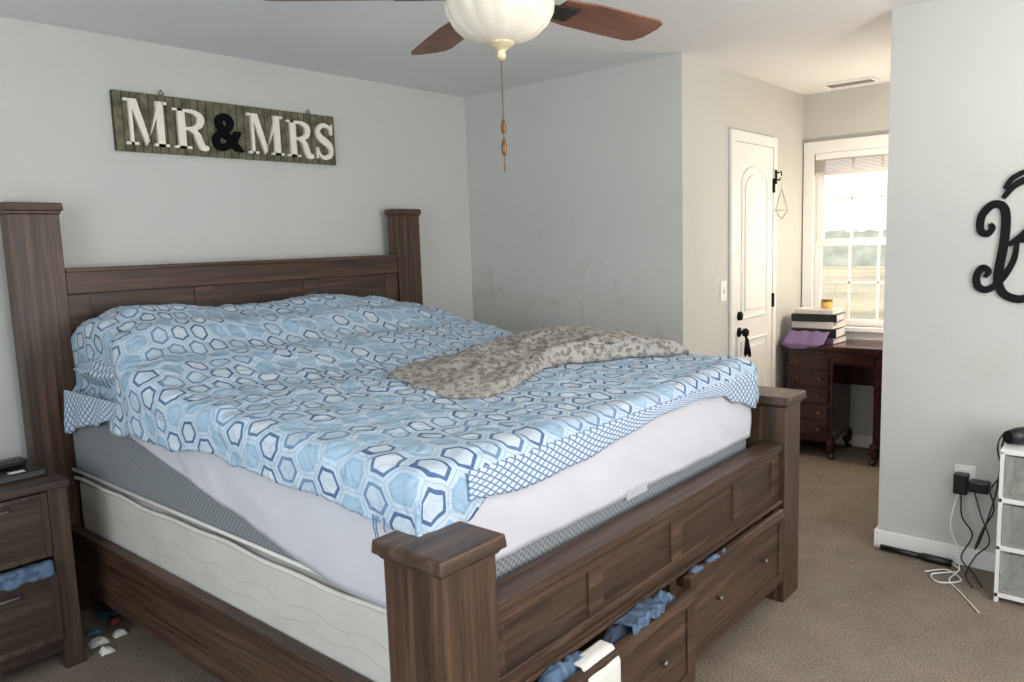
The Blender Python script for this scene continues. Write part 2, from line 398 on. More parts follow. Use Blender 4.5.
tl=B().grid(200,6,lambda u,v:(110+v*6,-60+u*170,-3+v*(4.9+.4*noise.noise(Vector((u*9,0,0)))+.7*noise.noise(Vector((u*60,0,3)))+.6*noise.noise(Vector((u*160,0,5))))))
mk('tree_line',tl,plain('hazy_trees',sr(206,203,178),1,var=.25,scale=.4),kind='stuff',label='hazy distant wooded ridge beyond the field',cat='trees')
# door 1
DX0,DX1,DZ=2.935,3.51,2.04
f=B();f.box((2.884,YC-.02,0),(DX0,YC-.0005,2.105)).box((DX1,YC-.02,0),(3.565,YC-.0005,2.105)).box((DX0,YC-.02,DZ),(DX1,YC-.0005,2.105))
st('trim_1',f,white,bevel=.005)
d=B();d.box((DX0+.003,YC-.012,.012),(DX1-.003,YC-.0008,DZ-.003))
door=st('door_1',d,white,bevel=.002)
cxd=(DX0+DX1)/2;hw=.19
def arch(hw,z0,z1,rise):
    pts=[(cxd-hw,z0),(cxd+hw,z0),(cxd+hw,z1-rise)]
    for k in range(1,16):
        t=k/16;pts.append((cxd+hw*math.cos(math.pi*t),z1-rise+rise*math.sin(math.pi*t)**.8))
    pts.append((cxd-hw,z1-rise));return pts
pn=B()
for z0,z1,ri in((.98,1.90,.12),(.2,.84,.0001)):
    P=arch(hw,z0,z1,ri)
    P3=[(a,YC-.013,b) for a,b in P]+[(P[0][0],YC-.013,P[0][1])]
    pn.tube(P3,.010,6,cap=False)
    Q=arch(hw-.045,z0+.045,z1-.045,ri*.9 if ri>.01 else .0001)
    pn.prism(Q,lambda u,v,dd:(u,dd,v),YC-.011,YC-.021)
mk('door_panel',pn,white,parent=door,kind='structure',bevel=.003)
kn=B();kn.lathe((3.0,YC-.012,.90),[(.001,-.06),(.02,-.058),(.028,-.045),(.022,-.03),(.01,-.025),(.01,-.008),(.03,-.006),(.03,0)],20,axis='y')
kn.lathe((3.0,YC-.012,1.00),[(.001,-.02),(.024,-.018),(.028,0)],20,axis='y')
mk('door_knob',kn,black,parent=door,kind='structure')
for z in(1.8,1.06,.25):
    mk('hinge',B().box((DX1-.008,YC-.024,z-.045),(DX1+.012,YC-.012,z+.045)),black,parent=door,kind='structure')
tas=B()
for i in range(9):
    a=i*.7;tas.tube([(3.0,YC-.05,.895),(3.0+.006*math.cos(a),YC-.064+.006*math.sin(a),.86),(3.0+.02*math.cos(a)+.008,YC-.066+.016*math.sin(a),.76+.01*math.sin(i*3))],[.004,.005,.006],6)
mk('tassel',tas,black,label='small black tassel hanging from the door knob',cat='tassel')
OX=3.525
orn=empty('hanging_ornament',(OX,YC-.05,1.55),'geometric wire ornament hanging from a black hook beside the door','ornament')
mk('wall_hook',B().box((OX-.012,YC-.03,1.81),(OX+.012,YC-.0245,1.90)).tube([(OX,YC-.03,1.88),(OX,YC-.06,1.885),(OX,YC-.063,1.86)],.005,8).tube([(OX,YC-.03,1.84),(OX,YC-.05,1.832),(OX,YC-.053,1.85)],.005,8),black,parent=orn,bevel=.003)
ow=B();oc=(OX+.0,YC-.063)
ow.tube([(oc[0],oc[1],1.86),(oc[0],oc[1],1.78)],.0015,5)
ring=[(oc[0]+.09*math.cos(a),oc[1]+.045*math.sin(a),1.64) for a in [i*math.pi/2 for i in range(4)]]
for i in range(4):
    a=ring[i];b=ring[(i+1)%4];ow.tube([a,b],.0018,5);ow.tube([a,(oc[0],oc[1],1.78)],.0018,5);ow.tube([a,(oc[0],oc[1],1.58)],.0018,5)
mk('wire_frame',ow,plain('pale_wire',sr(170,167,162),.5),parent=orn)
sw=empty('light_switch',(2.80,YC-.004,1.11),'white plastic light switch plate on the wall beside the door','light switch')
mk('switch_plate',B().box((2.765,YC-.008,1.105),(2.84,YC-.0005,1.225)),white,parent=sw,bevel=.003)
mk('switch_lever',B().box((2.795,YC-.018,1.15),(2.81,YC-.007,1.18)),white,parent=sw,bevel=.002)
vt=empty('ceiling_vent',(3.87,-1.94,2.43),'white metal slotted air vent in the ceiling','air vent')
mk('vent_frame',B().box((3.79,-2.1,2.428),(3.95,-2.08,2.4395)).box((3.79,-1.80,2.428),(3.95,-1.78,2.4395)).box((3.79,-2.08,2.428),(3.805,-1.80,2.4395)).box((3.935,-2.08,2.428),(3.95,-1.80,2.4395)),white,parent=vt)
vs=B()
for i in range(6):vs.box((3.812+i*.021,-2.08,2.431),(3.820+i*.021,-1.80,2.4395))
mk('louver',vs,plain('vent_grey',sr(150,148,145),.5),parent=vt)
# ------------------------------------------------------------ bed
bed=empty('bed_frame',(.65,-1.25,0),'dark rustic brown wooden king bed with square posts and drawers','bed')
def post(x,y,h,nm,ax,ay,cx,cy):
    b=B();b.frustum(x,y,0,h-.045,(ax,ay),(ax,ay))
    b.frustum(x,y,h-.045,h-.032,(ax+.004,ay+.004),(cx-.008,cy-.008))
    po=mk(nm,b,wood_z,parent=bed,bevel=.003)
    mk('post_cap',B().frustum(x,y,h-.032,h,(cx,cy),(cx-.003,cy-.003)),wood_x,parent=po,bevel=.005)
    return po
post(-.33,-.115,1.706,'headboard_post',.093,.042,.108,.055);post(1.632,-.115,1.706,'headboard_post',.088,.042,.102,.052)
post(-.325,-2.385,.85,'footboard_post',.083,.092,.102,.112);post(1.575,-2.36,.85,'footboard_post',.080,.092,.100,.112)
hx0,hx1=-.235,1.542
hb=B().box((hx0,-.15,1.335),(hx1,-.085,1.44)).box((hx0,-.16,1.425),(hx1,-.075,1.443)).box((hx0,-.145,.35),(hx1,-.09,.47))
for a in(hx0,.31,.90,hx1-.09):hb.box((a,-.142,.47),(a+.09,-.092,1.335))
head=mk('headboard',hb,wood_x,parent=bed,bevel=.004)
mk('headboard_panel',B().box((hx0,-.134,.47),(hx1,-.10,1.335)),wood_dark,parent=head)
fx0_,fx1_=-.24,1.493
fb=B();fb.box((fx0_,-2.445,.635),(fx1_,-2.36,.665)).box((fx0_,-2.43,.60),(fx1_,-2.37,.635)).box((fx0_,-2.43,.425),(fx1_,-2.37,.47)).box((fx0_,-2.445,.418),(fx1_,-2.36,.432))
for a in(fx0_,.175,.625,1.075,fx1_-.07):fb.box((a,-2.43,.47),(a+.07,-2.37,.60))
fb.box((fx0_,-2.425,.06),(fx1_,-2.375,.115)).box((fx0_,-2.425,.115),(fx0_+.05,-2.375,.418)).box((.625,-2.425,.115),(.665,-2.375,.418)).box((fx1_-.04,-2.425,.115),(fx1_,-2.375,.418))
foot=mk('footboard',fb,wood_x,parent=bed,bevel=.004)
mk('footboard_panel',B().box((fx0_,-2.422,.465),(fx1_,-2.39,.605)),wood_dark,parent=foot)
drw=plain('drawer_side_wood',sr(190,165,130),.6)
def drawer(x0,x1,op,nm='drawer'):
    yf=-2.428-op
    b=B().box((x0,yf-.02,.12),(x1,yf,.412))
    b.box((x0,yf-.026,.12),(x1,yf-.02,.16)).box((x0,yf-.026,.375),(x1,yf-.02,.412)).box((x0,yf-.026,.16),(x0+.05,yf-.02,.375)).box((x1-.05,yf-.026,.16),(x1,yf-.02,.375))
    dr=mk(nm,b,wood_x,parent=bed,bevel=.003)
    mk('drawer_box',B().box((x0+.02,yf,.14),(x0+.035,-2.0,.36)).box((x1-.035,yf,.14),(x1-.02,-2.0,.36)).box((x0+.02,yf,.13),(x1-.02,-2.0,.145)),drw,parent=dr)
    for xx in(x0+.2,x1-.2):
        mk('knob',B().lathe((xx,yf-.02,.27),[(.001,-.022),(.008,-.020),(.0105,-.015),(.006,-.010),(.005,0)],16,axis='y'),dsteel,parent=dr,label='small dull metal knob')
    return dr
drawer(-.18,.60,.070);drawer(.67,1.45,.016)
for x0,x1 in((-.335,-.30),(1.59,1.625)):
    mk('side_rail',B().box((x0,-2.275,.14),(x1,-.158,.385)).box((x0-.006 if x0<0 else x0,-2.275,.365),(x1+(.006 if x0>0 else 0),-.158,.39)),wood_y,parent=bed,bevel=.003)
for y in(-.35,-.8,-1.25,-1.7,-2.15):
    mk('support_slat',B().box((-.30,y-.05,.30),(1.59,y+.05,.345)),wood_x,parent=bed)
MR=1.43
bs_=B();bs_.box((-.292,-2.34,.347),(MR-.01,-.20,.598))
bsp=mk('box_spring',bs_,cream,label='off-white quilted box spring resting in the bed frame',cat='box spring',bevel=.035,seg=4)
def sag(y):return .590+.004*math.sin(y*7)+.003*math.sin(y*17)
loop=[(-.296,-.2-i*.05,sag(i*.05)) for i in range(43)]+[(-.296,-2.343,.590),(MR-.006,-2.343,.590),(MR-.006,-.2,.590)]
mk('piping',B().tube(loop,.008,8),creamp,parent=bsp)
wav=[(-.2922,-.25-i*.02,.49+.010*math.sin(i*.5)) for i in range(103)]
wv2=[(-.2922,-.25-i*.02,.44+.010*math.sin(i*.5+1)) for i in range(103)]
mk('quilt_stitching',B().tube(wav,.0018,6).tube(wv2,.0018,6),plain('stitch_fabric',sr(184,182,175),.9),parent=bsp)
mat=mk('mattress',B().box((-.30,-2.335,.603),(MR,-.20,.945)),gray_mesh,label='thick white mattress with grey diamond-textured side bands',cat='mattress',bevel=.045,seg=5)
mk('piping',B().tube([(-.300,-.2,.625),(-.300,-2.337,.625),(MR,-2.337,.625)],.007,8),whitecloth,parent=mat)
mk('mattress_tag',B().box((.50,-2.347,.69),(.62,-2.3405,.72)),plain('tag_fabric',sr(180,183,186),.8),parent=mat,label='white sewn fabric label')
def cover():
    b=B()
    def lowz(y):
        t=(-y-.40)/(1.55)
        return .93-max(0,min(1,t))*.315
    n=90
    def side(u,v):
        y=-.22-u*2.10
        z0=lowz(y);z1=.93
        z=z0+(z1-z0)*v
        k=min(1,(z1-z0)*6)
        return (-.309-.003*math.sin(u*38+v*3)*k-.005*math.sin(math.pi*v)-.004*k*max(0,1-3*abs(noise.noise(Vector((y*6-z*5,z*3,2))))),y,z)
    b.grid(n,14,side)
    def ft(u,v):
        x=-.28+u*(MR-.02+.28);zb=.705-.01*u;z=zb+(.932-zb)*v
        return (x,-2.343-.005*math.sin(math.pi*v)-.004*noise.noise(Vector((x*3,z*5,0)))-.004*max(0,1-3*abs(noise.noise(Vector((x*5+z*6,z*4,6))))),z)
    b.grid(n,14,ft)
    def cr(u,v):
        a=u*math.pi/2;z0=.62+.085*u;zz=z0+(.93-z0)*v
        return (-.28-.029*math.cos(a),-2.318-.026*math.sin(a),zz)
    b.grid(8,8,cr)
    return b
mk('fitted_sheet',cover(),mat_white,label='plain white fitted cover partly pulled over the mattress sides',cat='bed sheet',solid=.003,fixn=False)
def S(a,b,x):
    t=max(0,min(1,(x-a)/(b-a)));return t*t*(3-2*t)
def lerpt(tab,x):
    if x<=tab[0][0]:return tab[0][1]
    for (a,b),(c,d) in zip(tab,tab[1:]):
        if x<=c:
            t=(x-a)/(c-a);t=t*t*(3-2*t);return b+(d-b)*t
    return tab[-1][1]
xl,xr,yf_,rr=-.285,MR-.04,-2.285,.05
def top(x,y):
    hx=lerpt([(-.33,.70),(-.17,.88),(.05,.84),(.3,.73),(.55,.73),(.85,.80),(1.15,.66),(1.35,.48),(1.5,.30)],x)
    hy=lerpt([(-1.25,0),(-.85,.34),(-.6,.78),(-.40,1),(-.25,.97),(-.15,.78)],y)
    z=.985+.305*hx*hy
    z+=.035*S(-2.2,-1.4,y)+.02*S(1.0,1.4,x)
    w=Vector((x,y,0));q=noise.noise_vector(w*1.8)
    X,Y=x+.12*q.x,y+.12*q.y
    z+=.009*noise.noise(Vector((X*2.1,Y*2.1,3)))
    r1=1-abs(noise.noise(Vector((X*2.2+Y*1.5,Y*5.5-X*1.2,11))))*2.2
    r2=1-abs(noise.noise(Vector((X*6.5+3,Y*4-X*2,21))))*2.2
    r3=1-abs(noise.noise(Vector((X*9+Y*4,Y*11,41))))*2.2
    k=.75+.45*noise.noise(Vector((x*1.3,y*1.3,77)))
    z+=k*(.009*max(0,r1)**2+.008*max(0,r2)**2+.007*max(0,r3)**2)+.004*noise.noise(Vector((X*14,Y*12,1)))
    return z-.010
def arc(a,r=rr):
    if a<=0:return 0,0
    q=r*math.pi/2
    if a<q:return r*math.sin(a/r),r*(1-math.cos(a/r))
    return r,r+a-q
def aL(v):
    y=-.16-v*(2.125)
    hem=lerpt([(-2.3,.845),(-2.0,.872),(-1.5,.895),(-1.0,.895),(-.8,.890),(-.55,.895),(-.16,.91)],y)+.01*noise.noise(Vector((y*6,0,0)))+.008*noise.noise(Vector((y*22,4,0)))*S(-1.6,-2.2,y)
    return top(xl,y)-hem+.035
def aF(s):
    x=xl+s*(xr-xl)
    return lerpt([(-.4,.17),(-.29,.175),(-.2,.165),(-.06,.10),(.06,.066),(.45,.068),(.7,.080),(1.05,.085),(1.25,.11),(1.4,.16)],x)+.012*noise.noise(Vector((x*6,5,0)))+.012*noise.noise(Vector((x*26,9,0)))*S(.1,-.2,x)
NU,NV=220,230
def cf(u,v,flat=False):
    A=aL(v);R_=.18
    U0=xl-A;U1=xr+R_;uu=U0+(U1-U0)*u
    s=(min(max(uu,xl),xr)-xl)/(xr-xl)
    F_=aF(s);V0=-.165;V1=yf_-F_;vv=V0+(V1-V0)*v
    if flat:return uu+1,vv+4
    x=min(max(uu,xl),xr);y=max(vv,yf_)
    ax=(xl-uu) if uu<xl else (uu-xr if uu>xr else 0);ay=yf_-vv if vv<yf_ else 0
    ox,dx=arc(ax);oy,dy=arc(ay)
    z=top(x,y)-(max(dx,dy)+.25*min(dx,dy))
    sg=-1 if uu<xl else 1
    wob=.010*noise.noise(Vector((vv*7,uu*2,4)))+.014*noise.noise(Vector((vv*3,1,4)))+.008*noise.noise(Vector((vv*16,uu*3,14)))
    if ax>0:ox+=wob*min(1,dx*8)+.012
    wob=.012*noise.noise(Vector((uu*7,vv*2,8)))+.008*noise.noise(Vector((uu*16,vv*3,18)))
    if ay>0:oy+=wob*min(1,dy*8)+.014
    xo=x+sg*ox if ax>0 else x
    xo+=.105*S(-.95,-.45,y)*S(.25,-.30,x)*(1 if z>.97 else max(.3,(z-.8)/.17))
    return (xo, y-oy, z)
c=B().grid(NU,NV,cf,lambda u,v:cf(u,v,True))
comf=mk('comforter',c,hex_m,label='rumpled blue and white hexagon-print comforter spread over the bed',cat='comforter',solid=.012,fixn=False)
frg=B()
for i in range(9):
    t=i/8;x=-.355+.03*t+.01*math.sin(i*5);y=-2.20-.14*t;ln=.03+.02*math.sin(i*2.3)
    frg.tube([(x,y,.87),(x-.004,y-.004,.845),(x+.006*math.sin(i*3),y-.006,.845-ln)],[.003,.002,.0012],5)
mk('loose_thread',frg,sheet_m,parent=comf,label='frayed threads hanging from the comforter corner')
def shf(u,v):
    x=-.20+u*(MR+.19)
    hem=lerpt([(-.2,.89),(0,.868),(.25,.876),(.45,.90),(.7,.925),(.95,.93),(1.12,.91),(1.25,.86),(1.43,.81)],x)
    y=-2.25-.100*S(0,.35,v)
    zt=.955;z=zt+(hem-zt)*max(0,(v-.3)/.7)
    return (x,y-.012-.006*noise.noise(Vector((x*9,z*4,0)))*v,z)
mk('flat_sheet',B().grid(90,12,shf,lambda u,v:(u*1.66,v*.2)),sheet_m,label='blue and white lattice-print flat sheet hanging below the comforter',cat='bed sheet',solid=.004,fixn=False)
def pillow(name,c,h,mat,**k):
    b=B();n=18
    def f_(sgn):
        def g(u,v):
            x=(u*2-1);y=(v*2-1)
            t=(1-abs(x)**2.6)*(1-abs(y)**2.6);t=max(t,0)**.45
            p=1-.07*(abs(x*y))
            return (c[0]+x*h[0]*p,c[1]+y*h[1]*p,c[2]+sgn*t*h[2]+.012*noise.noise(Vector((x*3,y*3,sgn))))
        return g
    b.grid(n,n,f_(1),lambda u,v:(u*h[0]*2,v*h[1]*2)).grid(n,n,f_(-1),lambda u,v:(u*h[0]*2,v*h[1]*2))
    return mk(name,b,mat,fixn=True,**k)
pillow('pillow',(-.03,-.46,1.035),(.26,.27,.085),sheet_m,label='lattice-print pillow poking out from under the comforter',cat='pillow')
def skirt(u,v):
    y=-.25-.58*u
    dep=(.17-.13*u)*(1+.2*noise.noise(Vector((u*7,0,3))))
    return (-.320-.010*math.sin(u*21+v*2)*v-.004*v,y+.02*v*math.sin(u*7),.965-dep*v)
mk('pillowcase',B().grid(60,10,skirt,lambda u,v:(u*.6,v*.15)),sheet_m,label='lattice-print pillowcase hanging over the mattress edge by the headboard',cat='pillowcase',solid=.004,fixn=False)
poly=[(.34,-1.44),(.27,-1.66),(.29,-1.88),(.42,-1.93),(.65,-1.85),(.9,-1.80),(1.10,-1.86),(1.28,-1.99),(1.40,-2.08),(1.43,-1.92),(1.42,-1.62),(1.36,-1.42),(1.1,-1.36),(.76,-1.38),(.5,-1.40)]
pc=[(p[0],p[1]) for p in crom([(a,b,0) for a,b in poly],6,closed=True)]
cx_=sum(p[0] for p in pc)/len(pc);cy_=sum(p[1] for p in pc)/len(pc)
bl_=B();nr=36;np_=len(pc)
def blz(x,y,t):
    hh=.055*S(.4,1.2,x)+.006
    e=(1-t**8)
    r1=1-abs(noise.noise(Vector((x*4+y*3,y*7-x*2,31))))*2.4
    r2=1-abs(noise.noise(Vector((x*9+y*6,y*12-x*5,51))))*2.4
    return top(x,y)+.010+e*(hh+.010*noise.noise(Vector((x*4.5,y*6,2)))+.020*max(0,r1)**2+.009*max(0,r2)**2+.004)
for j in range(nr):
    t=(j+.001)/(nr-1)
    for k,(px_,py_) in enumerate(pc):
        q=1+.05*noise.noise(Vector((k*.35,0,0)))
        x=cx_+(px_-cx_)*t*q;y=cy_+(py_-cy_)*t*q
        bl_.v.append((x,y,blz(x,y,t)))
for j in range(nr-1):
    for k in range(np_):
        a=j*np_+k;b=j*np_+(k+1)%np_
        bl_.f.append((a,b,b+np_,a+np_));bl_.sm.append(True)
mk('throw_blanket',bl_,leo,label='grey-tan leopard-print fleece throw bunched on the comforter',cat='blanket',solid=.010,fixn=False)
# ------------------------------------------------------------ clothes in drawers
def pile(name,x0,x1,y0,y1,z0,h,mat,label,cat='clothing',seed=0,fq=1,**k):
    def g(u,v):
        x=x0+(x1-x0)*u;y=y0+(y1-y0)*v
        e=min(1,4*min(u,1-u))*min(1,4*min(v,1-v));e=e**.6
        n=noise.noise(Vector((x*16*fq+seed,y*16*fq,seed)))*.5+(1-2*abs(noise.noise(Vector((x*30*fq+seed,y*26*fq,seed+3)))))*.35
        return (x+.01*n,y+.01*n,z0+e*(h+h*.9*n))
    return mk(name,B().grid(40,26,g),mat,label=label,cat=cat,solid=.004,fixn=False,**k)
pile('clothing',.36,.57,-2.495,-2.438,.37,.045,denim,'crumpled denim blue clothes in an open bed drawer',seed=1)
pile('clothing',.16,.35,-2.495,-2.438,.37,.045,navy,'crumpled navy clothes in an open bed drawer',seed=5)
pile('clothing',-.13,.15,-2.495,-2.438,.37,.045,denim,'crumpled faded blue clothes in an open bed drawer',seed=8)
mk('clothing',B().grid(50,10,lambda u,v:(.71+.24*u,-2.442-.026*v,.405+.008*math.sin(v*3)+.010*noise.noise(Vector((u*9,v*2,4)))+.005*math.sin(u*13))),denim,label='blue cloth poking out of a slightly open bed drawer',cat='clothing',solid=.004,fixn=False)
mk('clothing',B().grid(44,18,lambda u,v:(.26+.18*u+.02*v*math.sin(u*5),-2.450-.062*S(0,.4,v)-.004*math.sin(u*26)*v,.426+.012*math.sin(v*3)+.012*noise.noise(Vector((u*8,v*3,1)))-.024*max(0,v-.4)/.6*(1+.7*math.sin(u*9)))),denim,label='blue garment hanging over the edge of the open drawer',cat='clothing',solid=.005,fixn=False)
mk('clothing',B().grid(20,16,lambda u,v:(.03+.14*u,-2.465-.062*S(.0,.35,v)-.002*math.sin(u*9)*v,.420-.20*max(0,v-.2)/.8)),whitecloth,label='white cloth draped over the edge of the open drawer',cat='clothing',solid=.004,fixn=False)
# ------------------------------------------------------------ nightstand
nsx0,nsx1,nsy0,nsy1=-1.08,-.462,-.60,-.14
ns=empty('nightstand',((nsx0+nsx1)/2,(nsy0+nsy1)/2,0),'rustic dark brown wooden nightstand with two drawers','nightstand')
mk('table_top',B().box((nsx0-.012,nsy0-.015,.675),(nsx1+.006,nsy1,.70)),night_x,parent=ns,bevel=.004)
for a in(nsx0,nsx1-.065):
    mk('leg',B().box((a,nsy0,0),(a+.065,nsy0+.06,.675)),night_z,parent=ns,bevel=.003)
    mk('leg',B().box((a,nsy1-.06,0),(a+.065,nsy1,.675)),night_z,parent=ns,bevel=.003)
mk('body',B().box((nsx0+.01,nsy0+.05,.08),(nsx0+.03,nsy1-.02,.675)).box((nsx1-.03,nsy0+.05,.08),(nsx1-.01,nsy1-.02,.675)).box((nsx0+.03,nsy1-.03,.08),(nsx1-.03,nsy1-.02,.675)).box((nsx0+.065,nsy0+.03,.425),(nsx1-.065,nsy0+.4,.44)).box((nsx0+.065,nsy0+.008,.07),(nsx1-.065,nsy0+.4,.115)),night_x,parent=ns,bevel=.002)
for z0,z1,yy,hz in((.435,.668,nsy0-.0,.637),(.125,.375,nsy0-.012,.335)):
    dr=mk('drawer',B().box((nsx0+.068,yy,z0),(nsx1-.068,yy+.02,z1)).box((nsx0+.075,yy+.02,z0+.01),(nsx1-.075,yy+.03,z0+.02)),night_x,parent=ns,bevel=.003)
    q=nsx0+.068
    mk('drawer_molding',B().box((q,yy-.006,z0),(nsx1-.068,yy,z0+.02)).box((q,yy-.006,z1-.015),(nsx1-.068,yy,z1)).box((nsx1-.09,yy-.006,z0+.02),(nsx1-.068,yy,z1-.015)).box((q,yy-.006,z0+.02),(q+.022,yy,z1-.015)),night_z,parent=dr,bevel=.002)
    mk('handle',B().tube([(-.83,yy-.003,hz),(-.83,yy-.028,hz),(-.66,yy-.028,hz),(-.65,yy-.003,hz)],.006,10),steel,parent=dr,label='brushed steel bar handle')
mk('clothing',B().grid(36,12,lambda u,v:(-.85+.31*u,nsy0+.03-.058*S(0,.4,v)+.008*noise.noise(Vector((u*9,v*4,0))),.412+.010*math.sin(v*math.pi)+.008*noise.noise(Vector((u*8,v*3,7)))-.055*max(0,v-.3)*(1+.6*noise.noise(Vector((u*6,0,2)))))),denim,label='blue cloth hanging out of a nightstand drawer',cat='clothing',solid=.006,fixn=False)
bk=empty('notebook',(-.62,-.36,.7005),'black covered notebook lying on the nightstand','book')
mk('cover',B().box((-.78,-.49,.701),(-.485,-.27,.704)).box((-.78,-.49,.724),(-.485,-.27,.728)).box((-.78,-.274,.704),(-.485,-.27,.724)),blackp,parent=bk,bevel=.001)
mk('pages',B().box((-.775,-.486,.704),(-.491,-.275,.724)),plain('dark_pages',sr(70,68,66),.8),parent=bk)
mk('cover_label',B().box((-.60,-.48,.7281),(-.55,-.45,.7287)),whitecloth,parent=bk)
rm=empty('remote_control',(-.66,-.34,.7285),'black remote control resting on a notebook','remote control')
mk('body',B().box((-.76,-.40,.7292),(-.52,-.34,.758)),blackp,parent=rm,bevel=.008,seg=3)
bt=B()
for i in range(6):
    for j in range(2):bt.box((-.745+i*.027,-.39+j*.018,.757),(-.735+i*.027,-.382+j*.018,.760))
mk('button',bt,plain('grey_rubber',sr(90,90,95),.6),parent=rm)
for i,(x,y,s,m) in enumerate([(-.38,-.50,.032,whitecloth),(-.36,-.40,.028,denim),(-.27,-.38,.018,plain('red_paper',sr(170,80,70),.8)),(-.39,-.60,.024,whitecloth),(-.25,-.28,.045,denim),(-.30,-.50,.022,whitecloth)]):
    pile('paper_scrap',x-s,x+s,y-s*.8,y+s*.8,.002,.014,m,'small crumpled scrap lying on the carpet by the bed','paper scrap',seed=20+i,group='scraps on the carpet by the bed')
# ------------------------------------------------------------ wall sign
sg=empty('wall_sign',(.66,-.02,1.946),'distressed olive wooden MR & MRS wall sign with cream letters','wall sign')
bd=B();n=30
for i in range(n):
    a=.07+i*(1.175/n);bd.box((a,-.026,1.946),(a+1.175/n-.005,-.012-.003*(i%2),2.207))
bd.box((.07,-.020,1.948),(1.245,-.0005,2.205))
mk('board',bd,plain('weathered_olive_wood',sr(98,96,76),.8,var=.45,scale=30,bump=.4,bscale=60),parent=sg)
crm=plain('cream_paint',sr(232,227,214),.6,var=.05,scale=30)
def lm(x0,wd,z0,h):return lambda u,v,dd:(x0+u*wd,dd,z0+v*h)
def sm2(p,n=6):return [(q[0],q[1]) for q in crom([(a,b,0) for a,b in p],n)]
def letter(nm,x0,x1,z0,h,ch):
    b=B();wd=x1-x0;fn=lm(x0,wd,z0,h);d0,d1=-.027,-.042
    bar=lambda a,c,v:b.prism([(a,v),(c,v),(c,v+.06),(a,v+.06)],fn,d0,d1)
    if ch=='M':
        b.prism([(.12,0),(.19,0),(.19,1),(.12,1)],fn,d0,d1)
        b.prism([(.74,0),(.91,0),(.91,1),(.74,1)],fn,d0,d1)
        b.prism([(.12,1),(.30,1),(.55,.12),(.47,.0)],fn,d0,d1-.0004)
        b.prism([(.47,0),(.54,.16),(.80,1),(.90,1)],fn,d0,d1-.0008)
        bar(.02,.29,0);bar(.66,1,0);bar(.02,.24,.94);bar(.78,1,.94)
    if ch=='R':
        b.prism([(.16,0),(.36,0),(.36,1),(.16,1)],fn,d0,d1)
        p=sm2([(.3,.96),(.58,.95),(.76,.86),(.80,.75),(.74,.61),(.56,.52),(.3,.51)],5)
        nn=len(p);b.stroke(p,[.07+.13*math.sin(math.pi*i/(nn-1))**2 for i in range(nn)],fn,d0,d1-.0004)
        b.stroke(sm2([(.5,.52),(.66,.4),(.76,.15),(.84,.04),(.98,.05)],5),[.14]*6+[.18]*9+[.14]*4+[.1]*2,fn,d0,d1-.0008)
        bar(.04,.5,0);bar(.04,.34,.94)
    if ch=='S':
        p=sm2([(.84,.74),(.76,.90),(.5,.97),(.24,.88),(.18,.73),(.34,.58),(.62,.46),(.80,.32),(.76,.12),(.5,.03),(.26,.09),(.14,.28)],5)
        nn=len(p);b.stroke(p,[.08+.15*math.sin(math.pi*i/(nn-1))**2 for i in range(nn)],fn,d0,d1)
        b.prism([(.80,.70),(.90,.70),(.90,1),(.83,1)],fn,d0,d1-.0004);b.prism([(.08,0),(.15,0),(.18,.32),(.08,.32)],fn,d0,d1-.0004)
    return mk(nm,b,crm,parent=sg)
letter('letter',.105,.300,1.975,.20,'M');letter('letter',.320,.495,1.975,.180,'R')
letter('letter',.700,.905,1.975,.197,'M');letter('letter',.922,1.090,1.975,.185,'R');letter('letter',1.098,1.228,1.975,.183,'S')
cu=bpy.data.curves.new('amp','FONT');cu.body='&';cu.size=.245;cu.extrude=.006;cu.offset=.007
to=bpy.data.objects.new('amp_tmp',cu);col.objects.link(to);bpy.context.view_layer.update()
me=bpy.data.meshes.new_from_object(to.evaluated_get(bpy.context.evaluated_depsgraph_get()));bpy.data.objects.remove(to)
for v in me.vertices:v.co=Vector((v.co.x,-v.co.z,v.co.y))
am=bpy.data.objects.new('ampersand',me);me.materials.clear();me.materials.append(plain('flat_black',sr(14,14,16),.9,var=.05,spec=.1));col.objects.link(am);place(am,(.515,-.034,1.985),sg);am['label']='black ampersand'
for x in(.29,1.08):
    mk('hanging_hook',B().tube([(x,-.02,2.205),(x-.012,-.02,2.215),(x,-.02,2.23),(x+.012,-.02,2.215),(x,-.02,2.205)],.003,6),black,parent=sg)
# ------------------------------------------------------------ ceiling fan
FX,FY=.13,-2.22
fan=empty('ceiling_fan',(FX,FY,1.94),'brown-bladed ceiling fan with frosted glass bowl light and pull chains','ceiling fan')
mk('motor_housing',B().lathe((FX,FY,0),[(.001,2.44),(.07,2.438),(.065,2.40),(.03,2.385),(.015,2.38),(.015,2.30),(.05,2.29),(.12,2.27),(.135,2.22),(.13,2.15),(.09,2.125),(.075,2.11),(.11,2.10),(.001,2.098)],40),bronze,parent=fan)
glassm=plain('alabaster_glass',sr(226,218,202),.25,var=.16,scale=7,emit=(sr(255,238,210),.04))
bw=B();prof=[(.136,2.10),(.139,2.092),(.135,2.068),(.120,2.04),(.095,2.016),(.06,2.002),(.02,1.996),(.001,1.996)]
seg=144
for r,z in prof:
    for k in range(seg):
        an=2*math.pi*k/seg;q=r*(1+.034*abs(math.cos(8*an))*(r/.15))
        bw.v.append((FX+q*math.cos(an),FY+q*math.sin(an),z))
for i in range(len(prof)-1):
    for k in range(seg):
        a=i*seg+k;b=i*seg+(k+1)%seg;bw.f.append((a,b,b+seg,a+seg));bw.sm.append(True)
mk('lamp_bowl',bw,glassm,parent=fan,label='frosted alabaster glass bowl')
mk('finial',B().lathe((FX,FY,0),[(.001,1.953),(.010,1.956),(.014,1.966),(.010,1.976),(.022,1.984),(.034,1.994),(.036,2.0),(.001,2.002)],24),palebrass,parent=fan)
